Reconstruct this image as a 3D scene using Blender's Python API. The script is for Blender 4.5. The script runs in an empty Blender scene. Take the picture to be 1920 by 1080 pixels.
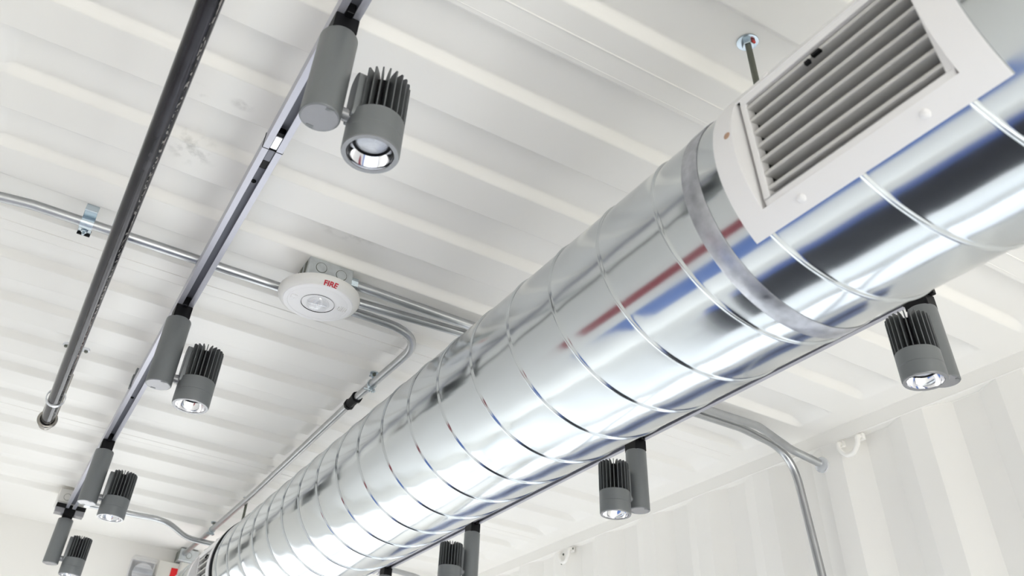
import bpy, bmesh, math, random
from mathutils import Vector, Matrix
random.seed(7)
PI = math.pi
SC = bpy.context.scene
COL = SC.collection

# ------------------------------------------------------------------ materials
def new_mat(name):
    m = bpy.data.materials.new(name); m.use_nodes = True
    nt = m.node_tree
    return m, nt, nt.nodes['Principled BSDF']

def pmat(name, col, rough=.5, metal=0., coat=0., spec=.5, noise=None, bump=None, rvar=None):
    """Principled material; noise=(scale, amount) varies the colour, bump=(scale, strength), rvar=(scale, lo, hi) varies the roughness."""
    m, nt, b = new_mat(name)
    b.inputs['Base Color'].default_value = (*col, 1)
    b.inputs['Roughness'].default_value = rough
    b.inputs['Metallic'].default_value = metal
    b.inputs['Coat Weight'].default_value = coat
    b.inputs['Specular IOR Level'].default_value = spec
    L = nt.links.new
    tc = nt.nodes.new('ShaderNodeTexCoord')
    def ntex(scale, detail=4):
        n = nt.nodes.new('ShaderNodeTexNoise'); n.inputs['Scale'].default_value = scale
        n.inputs['Detail'].default_value = detail
        L(tc.outputs['Object'], n.inputs['Vector']); return n
    if noise:
        n = ntex(noise[0]); mr = nt.nodes.new('ShaderNodeMapRange')
        mr.inputs['From Min'].default_value = .3; mr.inputs['From Max'].default_value = .7
        mr.inputs['To Min'].default_value = 1 - noise[1]; mr.inputs['To Max'].default_value = 1 + noise[1]
        L(n.outputs['Fac'], mr.inputs['Value'])
        mx = nt.nodes.new('ShaderNodeMix'); mx.data_type = 'RGBA'; mx.blend_type = 'MULTIPLY'
        mx.inputs['Factor'].default_value = 1
        mx.inputs['A'].default_value = (*col, 1); L(mr.outputs['Result'], mx.inputs['B'])
        L(mx.outputs['Result'], b.inputs['Base Color'])
    if rvar:
        n = ntex(rvar[0]); mr = nt.nodes.new('ShaderNodeMapRange')
        mr.inputs['From Min'].default_value = .3; mr.inputs['From Max'].default_value = .7
        mr.inputs['To Min'].default_value = rvar[1]; mr.inputs['To Max'].default_value = rvar[2]
        L(n.outputs['Fac'], mr.inputs['Value']); L(mr.outputs['Result'], b.inputs['Roughness'])
    if bump:
        n = ntex(bump[0]); bp = nt.nodes.new('ShaderNodeBump'); bp.inputs['Strength'].default_value = bump[1]
        bp.inputs['Distance'].default_value = .002
        L(n.outputs['Fac'], bp.inputs['Height']); L(bp.outputs['Normal'], b.inputs['Normal'])
    return m

PAINT = (.86, .842, .805)
def paint_with_scuffs(name, spots):
    """Off-white gloss paint with a few grey scuffs, each with a place and a size of its own."""
    m, nt, b = new_mat(name); L = nt.links.new
    b.inputs['Roughness'].default_value = .42
    tc = nt.nodes.new('ShaderNodeTexCoord')
    no = nt.nodes.new('ShaderNodeTexNoise'); no.inputs['Scale'].default_value = 38; no.inputs['Detail'].default_value = 6
    L(tc.outputs['Object'], no.inputs['Vector'])
    total = None
    for (x, y, z, sx, sy, amt) in spots:
        mp = nt.nodes.new('ShaderNodeMapping'); mp.vector_type = 'TEXTURE'
        mp.inputs['Location'].default_value = (x, y, z); mp.inputs['Scale'].default_value = (sx, sy, 1)
        L(tc.outputs['Object'], mp.inputs['Vector'])
        ln = nt.nodes.new('ShaderNodeVectorMath'); ln.operation = 'LENGTH'; L(mp.outputs['Vector'], ln.inputs[0])
        mr = nt.nodes.new('ShaderNodeMapRange'); mr.interpolation_type = 'SMOOTHSTEP'
        mr.inputs['From Min'].default_value = 1; mr.inputs['From Max'].default_value = .2
        mr.inputs['To Max'].default_value = amt
        L(ln.outputs['Value'], mr.inputs['Value'])
        if total is None: total = mr.outputs['Result']
        else:
            a = nt.nodes.new('ShaderNodeMath'); a.operation = 'ADD'; L(total, a.inputs[0]); L(mr.outputs['Result'], a.inputs[1]); total = a.outputs[0]
    n2 = nt.nodes.new('ShaderNodeMapRange'); n2.inputs['From Min'].default_value = .48; n2.inputs['From Max'].default_value = .66
    L(no.outputs['Fac'], n2.inputs['Value'])
    mul = nt.nodes.new('ShaderNodeMath'); mul.operation = 'MULTIPLY'; L(total, mul.inputs[0]); L(n2.outputs['Result'], mul.inputs[1])
    mx = nt.nodes.new('ShaderNodeMix'); mx.data_type = 'RGBA'
    mx.inputs['A'].default_value = (*PAINT, 1); mx.inputs['B'].default_value = (.50, .49, .46, 1)
    L(mul.outputs[0], mx.inputs['Factor']); L(mx.outputs['Result'], b.inputs['Base Color'])
    return m

def galvanised(name):
    """Spiral duct sheet: mirror-like zinc with faint mill streaks running round the duct."""
    m, nt, b = new_mat(name); L = nt.links.new
    b.inputs['Metallic'].default_value = 1
    b.inputs['Base Color'].default_value = (.59, .62, .635, 1)
    tc = nt.nodes.new('ShaderNodeTexCoord')
    mp = nt.nodes.new('ShaderNodeMapping'); mp.inputs['Scale'].default_value = (14, 2.5, 14)
    L(tc.outputs['Object'], mp.inputs['Vector'])
    n = nt.nodes.new('ShaderNodeTexNoise'); n.inputs['Scale'].default_value = 3; n.inputs['Detail'].default_value = 5
    L(mp.outputs['Vector'], n.inputs['Vector'])
    mr = nt.nodes.new('ShaderNodeMapRange'); mr.inputs['From Min'].default_value = .3; mr.inputs['From Max'].default_value = .7
    mr.inputs['To Min'].default_value = .11; mr.inputs['To Max'].default_value = .17
    L(n.outputs['Fac'], mr.inputs['Value']); L(mr.outputs['Result'], b.inputs['Roughness'])
    n2 = nt.nodes.new('ShaderNodeTexNoise'); n2.inputs['Scale'].default_value = 9; n2.inputs['Detail'].default_value = 2
    L(tc.outputs['Object'], n2.inputs['Vector'])
    bp = nt.nodes.new('ShaderNodeBump'); bp.inputs['Strength'].default_value = .05; bp.inputs['Distance'].default_value = .004
    L(n2.outputs['Fac'], bp.inputs['Height']); L(bp.outputs['Normal'], b.inputs['Normal'])
    return m

def clear_mat(name, tint=(1, 1, 1), gloss=.12, rough=.05):
    m = bpy.data.materials.new(name); m.use_nodes = True; nt = m.node_tree
    nt.nodes.clear(); L = nt.links.new
    o = nt.nodes.new('ShaderNodeOutputMaterial'); t = nt.nodes.new('ShaderNodeBsdfTransparent'); t.inputs['Color'].default_value = (*tint, 1)
    g = nt.nodes.new('ShaderNodeBsdfGlossy'); g.inputs['Roughness'].default_value = rough
    mx = nt.nodes.new('ShaderNodeMixShader'); mx.inputs['Fac'].default_value = gloss
    L(t.outputs[0], mx.inputs[1]); L(g.outputs[0], mx.inputs[2]); L(mx.outputs[0], o.inputs['Surface'])
    return m

def floor_material(name):
    """Pale sealed concrete with dark and blue zones, invented out of view for the duct to mirror."""
    m, nt, b = new_mat(name); L = nt.links.new
    b.inputs['Roughness'].default_value = .45
    tc = nt.nodes.new('ShaderNodeTexCoord'); sp = nt.nodes.new('ShaderNodeSeparateXYZ'); L(tc.outputs['Object'], sp.inputs[0])
    def band(sock, lo, hi):
        a = nt.nodes.new('ShaderNodeMath'); a.operation = 'GREATER_THAN'; L(sock, a.inputs[0]); a.inputs[1].default_value = lo
        c = nt.nodes.new('ShaderNodeMath'); c.operation = 'LESS_THAN'; L(sock, c.inputs[0]); c.inputs[1].default_value = hi
        d = nt.nodes.new('ShaderNodeMath'); d.operation = 'MULTIPLY'; L(a.outputs[0], d.inputs[0]); L(c.outputs[0], d.inputs[1])
        return d.outputs[0]
    def rect(x0, x1, y0, y1):
        d = nt.nodes.new('ShaderNodeMath'); d.operation = 'MULTIPLY'
        L(band(sp.outputs['X'], x0, x1), d.inputs[0]); L(band(sp.outputs['Y'], y0, y1), d.inputs[1]); return d.outputs[0]
    n = nt.nodes.new('ShaderNodeTexNoise'); n.inputs['Scale'].default_value = 6; n.inputs['Detail'].default_value = 6
    L(tc.outputs['Object'], n.inputs['Vector'])
    base = nt.nodes.new('ShaderNodeMix'); base.data_type = 'RGBA'; L(n.outputs['Fac'], base.inputs['Factor'])
    base.inputs['A'].default_value = (.64, .62, .59, 1); base.inputs['B'].default_value = (.76, .74, .71, 1)
    cur = base.outputs['Result']
    for mask, col in FLOOR_ZONES:
        mx = nt.nodes.new('ShaderNodeMix'); mx.data_type = 'RGBA'; L(rect(*mask), mx.inputs['Factor'])
        L(cur, mx.inputs['A']); mx.inputs['B'].default_value = (*col, 1); cur = mx.outputs['Result']
    L(cur, b.inputs['Base Color'])
    return m
def banded_wall(name, bands):
    """Off-white wall paint with coloured bands invented low on the wall, unseen, as reflections for the duct: (z0, z1, y0, y1, colour)."""
    m, nt, b = new_mat(name); L = nt.links.new
    b.inputs['Roughness'].default_value = .45
    tc = nt.nodes.new('ShaderNodeTexCoord'); sp = nt.nodes.new('ShaderNodeSeparateXYZ'); L(tc.outputs['Object'], sp.inputs[0])
    n = nt.nodes.new('ShaderNodeTexNoise'); n.inputs['Scale'].default_value = 2.5; L(tc.outputs['Object'], n.inputs['Vector'])
    base = nt.nodes.new('ShaderNodeMix'); base.data_type = 'RGBA'; L(n.outputs['Fac'], base.inputs['Factor'])
    base.inputs['A'].default_value = (*[c * .98 for c in PAINT], 1); base.inputs['B'].default_value = (*[c * 1.02 for c in PAINT], 1)
    cur = base.outputs['Result']
    for z0, z1, y0, y1, col in bands:
        prod = None
        for sock, lo, hi in (('Z', z0, z1), ('Y', y0, y1)):
            for op, v in (('GREATER_THAN', lo), ('LESS_THAN', hi)):
                q = nt.nodes.new('ShaderNodeMath'); q.operation = op; L(sp.outputs[sock], q.inputs[0]); q.inputs[1].default_value = v
                if prod is None: prod = q.outputs[0]
                else:
                    r = nt.nodes.new('ShaderNodeMath'); r.operation = 'MULTIPLY'; L(prod, r.inputs[0]); L(q.outputs[0], r.inputs[1]); prod = r.outputs[0]
        mx = nt.nodes.new('ShaderNodeMix'); mx.data_type = 'RGBA'; L(prod, mx.inputs['Factor'])
        L(cur, mx.inputs['A']); mx.inputs['B'].default_value = (*col, 1); cur = mx.outputs['Result']
    L(cur, b.inputs['Base Color'])
    return m
FLOOR_ZONES = [((.15, 1.15, -.4, 2.1), (.02, .02, .025)), ((-.05, .15, -.4, 2.1), (.05, .10, .32))]  # unseen dark and blue zones, made up to be mirrored in the duct

M = dict(
    ceil=paint_with_scuffs('ceiling_paint', [(.018, 1.094, .98, .035, .022, .7), (.09, 1.087, .98, .03, .02, .5), (.045, 1.255, .98, .06, .055, .75), (.399, 1.36, .98, .10, .03, .35)]),
    wall=pmat('wall_paint', PAINT, .45, noise=(2.5, .02)),
    wall_r=banded_wall('wall_paint_right', [(-.14, .26, 1.1, 3.95, (.16, .20, .36)), (.0, .10, 1.1, 3.95, (.05, .06, .12))]),  # unseen dark blue bands, invented for the streak mirrored along the duct
    wall_l=banded_wall('wall_paint_left', [(.11, .28, .9, 1.85, (.30, .02, .035)), (-.55, -.10, .5, 1.9, (.12, .22, .55))]),  # unseen red and blue bands, invented for the duct to reflect
    plate=pmat('register_paint', (.80, .79, .79), .4, noise=(6, .02)),
    slat=pmat('shaded_louvre_paint', (.56, .55, .53), .45),  # register white darkened for the shade between the louvres
    damper=pmat('register_shade', (.05, .05, .05), .6),  # dark tone stands in for the shade inside the register
    duct=galvanised('galvanised_duct'),
    band=pmat('zinc_band', (.46, .47, .50), .40, 1, noise=(60, .18), rvar=(80, .3, .5)),
    black_ring=pmat('ring_black', (.01, .01, .012), .6),
    emt=pmat('conduit_zinc', (.48, .49, .50), .30, 1, noise=(30, .06)),
    zinc=pmat('bright_zinc', (.52, .59, .64), .26, 1),
    rod=pmat('threaded_rod_steel', (.16, .17, .14), .5, .7),
    red=pmat('red_paint', (.62, .05, .04), .4),
    fired=pmat('red_print', (.50, .012, .03), .5),
    sink=pmat('shaded_fin_grey', (.115, .122, .125), .4, .3),  # lamp grey darkened to paint in the shade among the fins
    lamp=pmat('lamp_grey', (.17, .18, .185), .42, .25, bump=(900, .04)),
    cap=pmat('lamp_cap_grey', (.20, .20, .215), .16, 0, 0, 1.0),
    rim=pmat('lamp_rim_grey', (.19, .195, .205), .16, 0, 0, 1.0),
    mirror=pmat('reflector_mirror', (.90, .90, .92), .07, 1),
    lens=pmat('lamp_lens', (.62, .64, .68), .18, .3, bump=(260, .9)),
    black=pmat('black_plastic', (.004, .004, .005), .5, 0, 0, .2),
    rail=pmat('rail_aluminium', (.50, .50, .555), .38, .55),
    railin=pmat('rail_insert', (.22, .225, .26), .5, .2),
    silver=pmat('bright_contact', (.85, .85, .88), .3, .6),
    pipe=pmat('black_steel_pipe', (.024, .023, .027), .2, .45, 0, .5, noise=(22, .4), rvar=(45, .06, .17)),
    fitting=pmat('pipe_fitting', (.34, .32, .29), .26, .9),
    steel=pmat('plated_steel', (.74, .76, .79), .25, .55),
    rust=pmat('rust_brown', (.42, .27, .19), .7),
    det=pmat('detector_white', (.78, .77, .77), .38),
    detring=pmat('detector_rim_white', (.72, .71, .68), .42),
    box=pmat('box_galvanised', (.55, .58, .59), .42, .8, noise=(50, .12)),
    boxpaint=pmat('box_painted', (.72, .71, .68), .45),
    exit=pmat('exit_sign_housing', (.74, .72, .66), .4),
    redlit=pmat('exit_sign_red', (.75, .005, .01), .4),
    clear=clear_mat('clear_plastic', (.985, .99, 1.0), .16, .10),
    glass=clear_mat('window_glass', (.97, .98, .98), .05, .0),
    frame=pmat('window_frame_paint', (.25, .26, .28), .4),
    floor=floor_material('floor_concrete'),
)

M['pipe'].node_tree.nodes['Principled BSDF'].inputs['IOR'].default_value = 1.33
def pipe_marks(m):
    """Worn mill stencil: pale broken flecks in one line along the pipe."""
    nt = m.node_tree; L = nt.links.new; b = nt.nodes['Principled BSDF']
    tc = nt.nodes.new('ShaderNodeTexCoord'); sp = nt.nodes.new('ShaderNodeSeparateXYZ'); L(tc.outputs['Object'], sp.inputs[0])
    mp = nt.nodes.new('ShaderNodeMapping'); mp.inputs['Scale'].default_value = (260, 85, 0); L(tc.outputs['Object'], mp.inputs['Vector'])
    n = nt.nodes.new('ShaderNodeTexNoise'); n.inputs['Scale'].default_value = 1; n.inputs['Detail'].default_value = 1; L(mp.outputs['Vector'], n.inputs['Vector'])
    def test(sock, op, v):
        q = nt.nodes.new('ShaderNodeMath'); q.operation = op; L(sock, q.inputs[0]); q.inputs[1].default_value = v; return q.outputs[0]
    prod = None
    for t in (test(sp.outputs['X'], 'GREATER_THAN', .0098), test(sp.outputs['X'], 'LESS_THAN', .0136), test(sp.outputs['Z'], 'LESS_THAN', 0), test(n.outputs['Fac'], 'GREATER_THAN', .56)):
        if prod is None: prod = t
        else:
            r = nt.nodes.new('ShaderNodeMath'); r.operation = 'MULTIPLY'; L(prod, r.inputs[0]); L(t, r.inputs[1]); prod = r.outputs[0]
    old = b.inputs['Base Color'].links[0].from_socket
    mx = nt.nodes.new('ShaderNodeMix'); mx.data_type = 'RGBA'; L(prod, mx.inputs['Factor']); L(old, mx.inputs['A']); mx.inputs['B'].default_value = (.34, .32, .30, 1)
    L(mx.outputs['Result'], b.inputs['Base Color'])
pipe_marks(M['pipe'])

# ------------------------------------------------------------------ mesh building
class MB:
    def __init__(self): self.v = []; self.f = []
    def add(self, vs, fs):
        o = len(self.v); self.v += [tuple(p) for p in vs]; self.f += [tuple(i + o for i in f) for f in fs]; return self
    def box(self, c, s, mat=None):
        x, y, z = (k / 2 for k in s)
        vs = [Vector((a * x, b * y, d * z)) for a in (-1, 1) for b in (-1, 1) for d in (-1, 1)]
        if mat is not None: vs = [mat @ p for p in vs]
        vs = [p + Vector(c) for p in vs]
        return self.add(vs, [(0, 1, 3, 2), (4, 6, 7, 5), (0, 4, 5, 1), (2, 3, 7, 6), (0, 2, 6, 4), (1, 5, 7, 3)])
    def bounds(self, x0, x1, y0, y1, z0, z1):
        return self.box(((x0 + x1) / 2, (y0 + y1) / 2, (z0 + z1) / 2), (x1 - x0, y1 - y0, z1 - z0))
    def lathe(self, prof, c=(0, 0, 0), n=40, M=None, a0=0, a1=2 * PI):
        """Profile of (radius, height) about +Z through c."""
        full = abs(a1 - a0 - 2 * PI) < 1e-6; cols = n if full else n + 1
        vs = []
        for r, h in prof:
            for i in range(cols):
                a = a0 + (a1 - a0) * i / n; p = Vector((r * math.cos(a), r * math.sin(a), h))
                vs.append((M @ p if M is not None else p) + Vector(c))
        fs = []
        for j in range(len(prof) - 1):
            for i in range(n):
                k = (i + 1) % cols
                fs.append((j * cols + i, j * cols + k, (j + 1) * cols + k, (j + 1) * cols + i))
        if prof[0][0] > 1e-6 and full and self.caps: fs.append(tuple(range(cols))[::-1])
        if prof[-1][0] > 1e-6 and full and self.caps: fs.append(tuple((len(prof) - 1) * cols + i for i in range(cols)))
        return self.add(vs, fs)
    caps = True
    def cyl(self, p0, p1, r, n=24, r1=None):
        p0, p1 = Vector(p0), Vector(p1); d = p1 - p0
        Q = d.to_track_quat('Z', 'Y').to_matrix()
        return self.lathe([(r, 0), (r if r1 is None else r1, d.length)], p0, n, Q)
    def sweep(self, pts, r, n=16, caps=True):
        pts = [Vector(p) for p in pts]; k = len(pts)
        t = [(pts[min(i + 1, k - 1)] - pts[max(i - 1, 0)]).normalized() for i in range(k)]
        up = Vector((0, 0, 1)) if abs(t[0].z) < .9 else Vector((1, 0, 0))
        u = (up - t[0] * up.dot(t[0])).normalized(); vs = []
        for i in range(k):
            u = (u - t[i] * u.dot(t[i])).normalized(); w = t[i].cross(u)
            rr = r[i] if isinstance(r, (list, tuple)) else r
            for j in range(n):
                a = 2 * PI * j / n; vs.append(pts[i] + (u * math.cos(a) + w * math.sin(a)) * rr)
        fs = [(i * n + j, i * n + (j + 1) % n, (i + 1) * n + (j + 1) % n, (i + 1) * n + j) for i in range(k - 1) for j in range(n)]
        if caps: fs += [tuple(range(n))[::-1], tuple((k - 1) * n + j for j in range(n))]
        return self.add(vs, fs)
    def torus(self, c, R, r, axis='Y', n=36, m=10, a0=0, a1=2 * PI):
        vs = []; full = abs(a1 - a0 - 2 * PI) < 1e-6; cols = n if full else n + 1
        for i in range(cols):
            a = a0 + (a1 - a0) * i / n
            for j in range(m):
                b = 2 * PI * j / m; q = R + r * math.cos(b); h = r * math.sin(b)
                p = {'Z': (q * math.cos(a), q * math.sin(a), h), 'Y': (q * math.cos(a), h, q * math.sin(a)), 'X': (h, q * math.cos(a), q * math.sin(a))}[axis]
                vs.append(Vector(p) + Vector(c))
        fs = []
        for i in range(n):
            k = (i + 1) % cols
            for j in range(m): fs.append((i * m + j, k * m + j, k * m + (j + 1) % m, i * m + (j + 1) % m))
        return self.add(vs, fs)
    def prism(self, poly, axis, lo, hi):
        """Closed 2-D outline extruded along an axis; the outline holds the other two coordinates in order."""
        def P(a, b, h): return {'X': (h, a, b), 'Y': (a, h, b), 'Z': (a, b, h)}[axis]
        n = len(poly); vs = [P(a, b, lo) for a, b in poly] + [P(a, b, hi) for a, b in poly]
        fs = [(i, (i + 1) % n, n + (i + 1) % n, n + i) for i in range(n)] + [tuple(range(n))[::-1], tuple(range(n, 2 * n))]
        return self.add(vs, fs)
    def build(self, name, mat, parent=None, bevel=0, smooth=38, loc=None, seg=2, recalc=True):
        me = bpy.data.meshes.new(name); me.from_pydata(self.v, [], self.f)
        bm = bmesh.new(); bm.from_mesh(me)
        bmesh.ops.remove_doubles(bm, verts=bm.verts, dist=1e-6)
        if recalc: bmesh.ops.recalc_face_normals(bm, faces=bm.faces)
        bm.to_mesh(me); bm.free()
        me.materials.append(mat)
        if smooth:
            me.shade_smooth(); me.set_sharp_from_angle(angle=math.radians(smooth))
        o = bpy.data.objects.new(name, me); COL.objects.link(o)
        if parent is not None: o.parent = parent
        if loc is not None: o.location = loc
        if bevel:
            bv = o.modifiers.new('edge', 'BEVEL'); bv.width = bevel; bv.segments = seg; bv.limit_method = 'ANGLE'; bv.angle_limit = math.radians(40)
            bv.harden_normals = True
        return o

def fillet(pts, rad, seg=8):
    pts = [Vector(p) for p in pts]; out = [pts[0]]
    for i in range(1, len(pts) - 1):
        a, b, c = pts[i - 1], pts[i], pts[i + 1]
        d0 = (a - b).normalized(); d1 = (c - b).normalized(); ang = d0.angle(d1)
        R = rad[i - 1] if isinstance(rad, (list, tuple)) else rad
        if ang > PI - .01: out.append(b); continue
        t = min(R / math.tan(ang / 2), (a - b).length * .49, (c - b).length * .49)
        p0, p1 = b + d0 * t, b + d1 * t
        for s in range(seg + 1):
            k = s / seg; out.append((1 - k) ** 2 * p0 + 2 * k * (1 - k) * b + k * k * p1)
    out.append(pts[-1]); return out

def tag(o, label, cat, group=None):
    o['label'] = label; o['category'] = cat
    if group: o['group'] = group
    return o
def thing(name, loc, label, cat, group=None, rz=0):
    o = bpy.data.objects.new(name, None); COL.objects.link(o); o.location = loc; o.rotation_euler = (0, 0, rz)
    o.empty_display_size = .05
    return tag(o, label, cat, group)
def structure(o): o['kind'] = 'structure'; return o
def copy_tree(o, parent=None):
    c = o.copy(); COL.objects.link(c)
    if parent is not None: c.parent = parent
    for ch in list(o.children): copy_tree(ch, c)
    return c

# ------------------------------------------------------------------ the setting (metres; the camera is the origin, floor at -1.4, roof sheet at +1.0)
FL = -1.4; ZH = 1.0; ZL = .98
XL, XR, YB, YE = -.335, 1.825, -2.2, 3.95
RIB0, RIBP = .8097, .2069
def roof_z(y):
    """Height of the corrugated roof sheet along the container: 1 in the raised pans, 0 in the low flats."""
    u = (y - RIB0) % RIBP
    def s(k): k = min(max(k, 0), 1); return .35 * k * k * (3 - 2 * k) + .65 * k
    if u < .0145: return 1 - s(u / .0145)
    if u < .1045: return 0
    if u < .119: return s((u - .1045) / .0145)
    return 1
def build_ceiling():
    ys = [YB]; k = -15
    while True:
        y0 = RIB0 + RIBP * k
        if y0 > 3.6: break
        for u in (-.0022, 0, .0020, .0050, .0095, .0125, .0145, .0167, .1023, .1045, .1065, .1095, .1140, .1170, .119, .1212):
            y = y0 + u
            if YB < y < 3.53: ys.append(y)
        k += 1
    ys = sorted(ys); ys += [3.53, YE]
    xs = [(XL, 0), (-.302, 0), (-.297, .12), (-.288, .45), (-.279, .82), (-.27, 1), (.3, 1), (.8, 1), (1.3, 1), (1.705, 1), (1.722, .86), (1.738, .5), (1.750, .14), (1.757, 0), (XR, 0)]
    b = MB(); vs = []
    for y in ys:
        h = roof_z(y) if y < 3.52 else 0
        for x, w in xs: vs.append((x, y, ZL + (ZH - ZL) * h * w))
    n = len(xs)
    fs = [(i * n + j, i * n + j + 1, (i + 1) * n + j + 1, (i + 1) * n + j) for i in range(len(ys) - 1) for j in range(n - 1)]
    b.add(vs, fs)
    for y in (-.374, .661, 1.699, 2.733):                       # welded laps between the roof sheets
        b.sweep([(-.30, y, ZL), (1.75, y, ZL)], .0016, 8)
        b.sweep([(-.30, y + .038, ZL + .0004), (1.75, y + .038, ZL + .0004)], .0010, 8)
    return structure(b.build('ceiling', M['ceil'], smooth=50))
build_ceiling()

def wall_profile(y):
    """Depth of the corrugated side wall: 0 at the inner flats, .036 at the outer flats."""
    p = .2515; u = (y - 2.203) % p
    if u < .062: return .029 * u / .062
    if u < .130: return .029
    if u < .192: return .029 * (1 - (u - .130) / .062)
    return 0
def corrugated(b, y0, y1, z0, z1, x, sign=1):
    ys = [y0]; k = -30
    while True:
        base = 2.203 + .2515 * k
        if base > y1: break
        for u in (0, .062, .130, .192):
            if y0 + .002 < base + u < y1 - .002: ys.append(base + u)
        k += 1
    ys.append(y1); vs = []
    for y in ys:
        d = wall_profile(y); vs += [(x + sign * d, y, z0), (x + sign * d, y, z1)]
    b.add(vs, [(2 * i, 2 * i + 2, 2 * i + 3, 2 * i + 1) for i in range(len(ys) - 1)])
WZ0, WZ1, WY0, WY1 = -1.25, -.30, .30, 3.70                      # invented window in the right wall, below the view, for light and reflections
b = MB()
corrugated(b, YB, YE, WZ1, .945, XR); corrugated(b, YB, YE, FL, WZ0, XR)
corrugated(b, YB, WY0, WZ0, WZ1, XR); corrugated(b, WY1, YE, WZ0, WZ1, XR)
structure(b.build('wall_right', M['wall_r'], smooth=20, recalc=False))
b = MB()                                                        # top side rail with its weld bead
b.bounds(XR, XR + .06, YB, YE, .945, 1.0)
b.sweep([(XR + .001, YB, .945), (XR + .001, YE, .945)], .0022, 8)
ys = [YB + i * .01 for i in range(int((YE - YB) / .01))]
b.sweep([(XR + wall_profile(y) + .001, y, .944) for y in ys], .0018, 6)
structure(b.build('trim_1', M['wall'], smooth=40))
b = MB(); b.bounds(XL - .05, XL, YB, YE, FL, 1.0); structure(b.build('wall_left', M['wall_l'], smooth=0))
DX0, DX1, DZ = .02, 1.45, .60                                   # unseen glazed opening in the end wall, below the view, to let in daylight
b = MB(); b.bounds(XL, DX0, YE, YE + .06, FL, 1.0); b.bounds(DX1, XR + .05, YE, YE + .06, FL, 1.0); b.bounds(DX0, DX1, YE, YE + .06, DZ, 1.0)
structure(b.build('wall_end', M['wall'], smooth=0))
BX0, BX1, BZ0, BZ1 = -.15, 1.65, -1.38, .75                     # unseen doorway behind the camera, to let in daylight
b = MB(); b.bounds(XL, BX0, YB - .06, YB, FL, 1.0); b.bounds(BX1, XR + .05, YB - .06, YB, FL, 1.0); b.bounds(BX0, BX1, YB - .06, YB, BZ1, 1.0)
structure(b.build('wall_back', M['wall'], smooth=0))
b = MB(); b.bounds(XL - .05, XR + .05, YB - .06, YE + .06, FL - .05, FL); structure(b.build('floor', M['floor'], smooth=0))
def glazed(name, axis, a0, a1, z0, z1, d, mull):
    t = bpy.data.objects.new(name, None); COL.objects.link(t); t['kind'] = 'structure'
    f = MB(); g = MB(); w = .04
    def bar(p0, p1, q0, q1):
        if axis == 'X': f.bounds(d - .02, d + .02, p0, p1, q0, q1)
        else: f.bounds(p0, p1, d - .02, d + .02, q0, q1)
    bar(a0, a1, z0, z0 + w); bar(a0, a1, z1 - w, z1); bar(a0, a0 + w, z0 + w, z1 - w); bar(a1 - w, a1, z0 + w, z1 - w)
    for k in mull: bar(k - w / 2, k + w / 2, z0 + w, z1 - w)
    if axis == 'X': g.bounds(d - .003, d + .003, a0 + w, a1 - w, z0 + w, z1 - w)
    else: g.bounds(a0 + w, a1 - w, d - .003, d + .003, z0 + w, z1 - w)
    f.build('frame', M['frame'], t, smooth=0); g.build('pane', M['glass'], t, smooth=0)
glazed('invented_window_1', 'X', WY0, WY1, WZ0, WZ1, XR + .02, [1.4, 2.6])
glazed('door_1', 'Y', DX0, DX1, FL, DZ, YE + .03, [.735])
glazed('door_2', 'Y', BX0, BX1, FL, BZ1, YB - .03, [.75])

# ------------------------------------------------------------------ spiral duct
DXC, DZC, DR = .720, .6635, .1524
HP = .1187; HY0 = .606; HA0 = math.radians(220)
DEND = 3.56
HOLES = [(.242, .480), (2.732, 2.970)]
def duct_shell():
    us = [0, .012, .023, .035, .046, .06, .08, .15, .28, .42, .56, .70, .84, .93, .96, .985]
    def rad(u):
        d = min(u, 1 - u) * HP
        ridge = .0023 * max(0, 1 - (u * HP / .0055 - .5) ** 2 * 4) if u * HP < .0055 else 0
        return DR - .0006 * math.exp(-(d / .012) ** 2) + ridge
    nt_ = 112; n0 = -10; n1 = 31; rows = [(n, u) for n in range(n0, n1) for u in us]; nu = len(us)
    vs = []; pos = []
    for n, u in rows:
        for i in range(nt_):
            a = 2 * PI * i / nt_
            y = HY0 + HP * (n + u) - HP * (a - HA0) / (2 * PI)
            y = min(max(y, -.62), DEND)
            r = rad(u)
            vs.append((DXC + r * math.cos(a), y, DZC + r * math.sin(a)))
    fs = []
    for j in range(len(rows) - 1):
        for i in range(nt_):
            if i < nt_ - 1: f = (j * nt_ + i, j * nt_ + i + 1, (j + 1) * nt_ + i + 1, (j + 1) * nt_ + i)
            else:
                if j + 1 + nu >= len(rows): continue
                f = (j * nt_ + i, (j + nu) * nt_, (j + 1 + nu) * nt_, (j + 1) * nt_ + i)
            cy = sum(vs[k][1] for k in f) / 4; ca = math.degrees(math.atan2(sum(vs[k][2] for k in f) / 4 - DZC, sum(vs[k][0] for k in f) / 4 - DXC)) % 360
            if any(y0 - .006 < cy < y1 + .006 for y0, y1 in HOLES) and 152 < ca < 217: continue
            if max(vs[k][1] for k in f) - min(vs[k][1] for k in f) < 1e-7: continue
            fs.append(f)
    b = MB(); b.add(vs, fs); return b
duct = thing('spiral_duct', (0, 0, 0), 'large round galvanised spiral-seam air duct hung below the white ceiling', 'duct')
duct_shell().build('duct_shell', M['duct'], duct, smooth=60)
b = MB(); b.caps = False
b.lathe([(DR + .0004, -.014), (DR + .0016, -.012), (DR + .0016, .012), (DR + .0004, .014)], (0, 0, 0), 96, Matrix.Rotation(PI / 2, 3, 'X'))
b.v = [(x + DXC, y + .555, z + DZC) for x, y, z in b.v]
jb = b.build('joint_band', M['band'], duct, smooth=40); jb['label'] = 'dull zinc band around the duct joint'
b = MB(); b.cyl((DXC, DEND - .004, DZC), (DXC, DEND, DZC), DR + .001, 96); b.build('end_cap', M['band'], duct)
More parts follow.
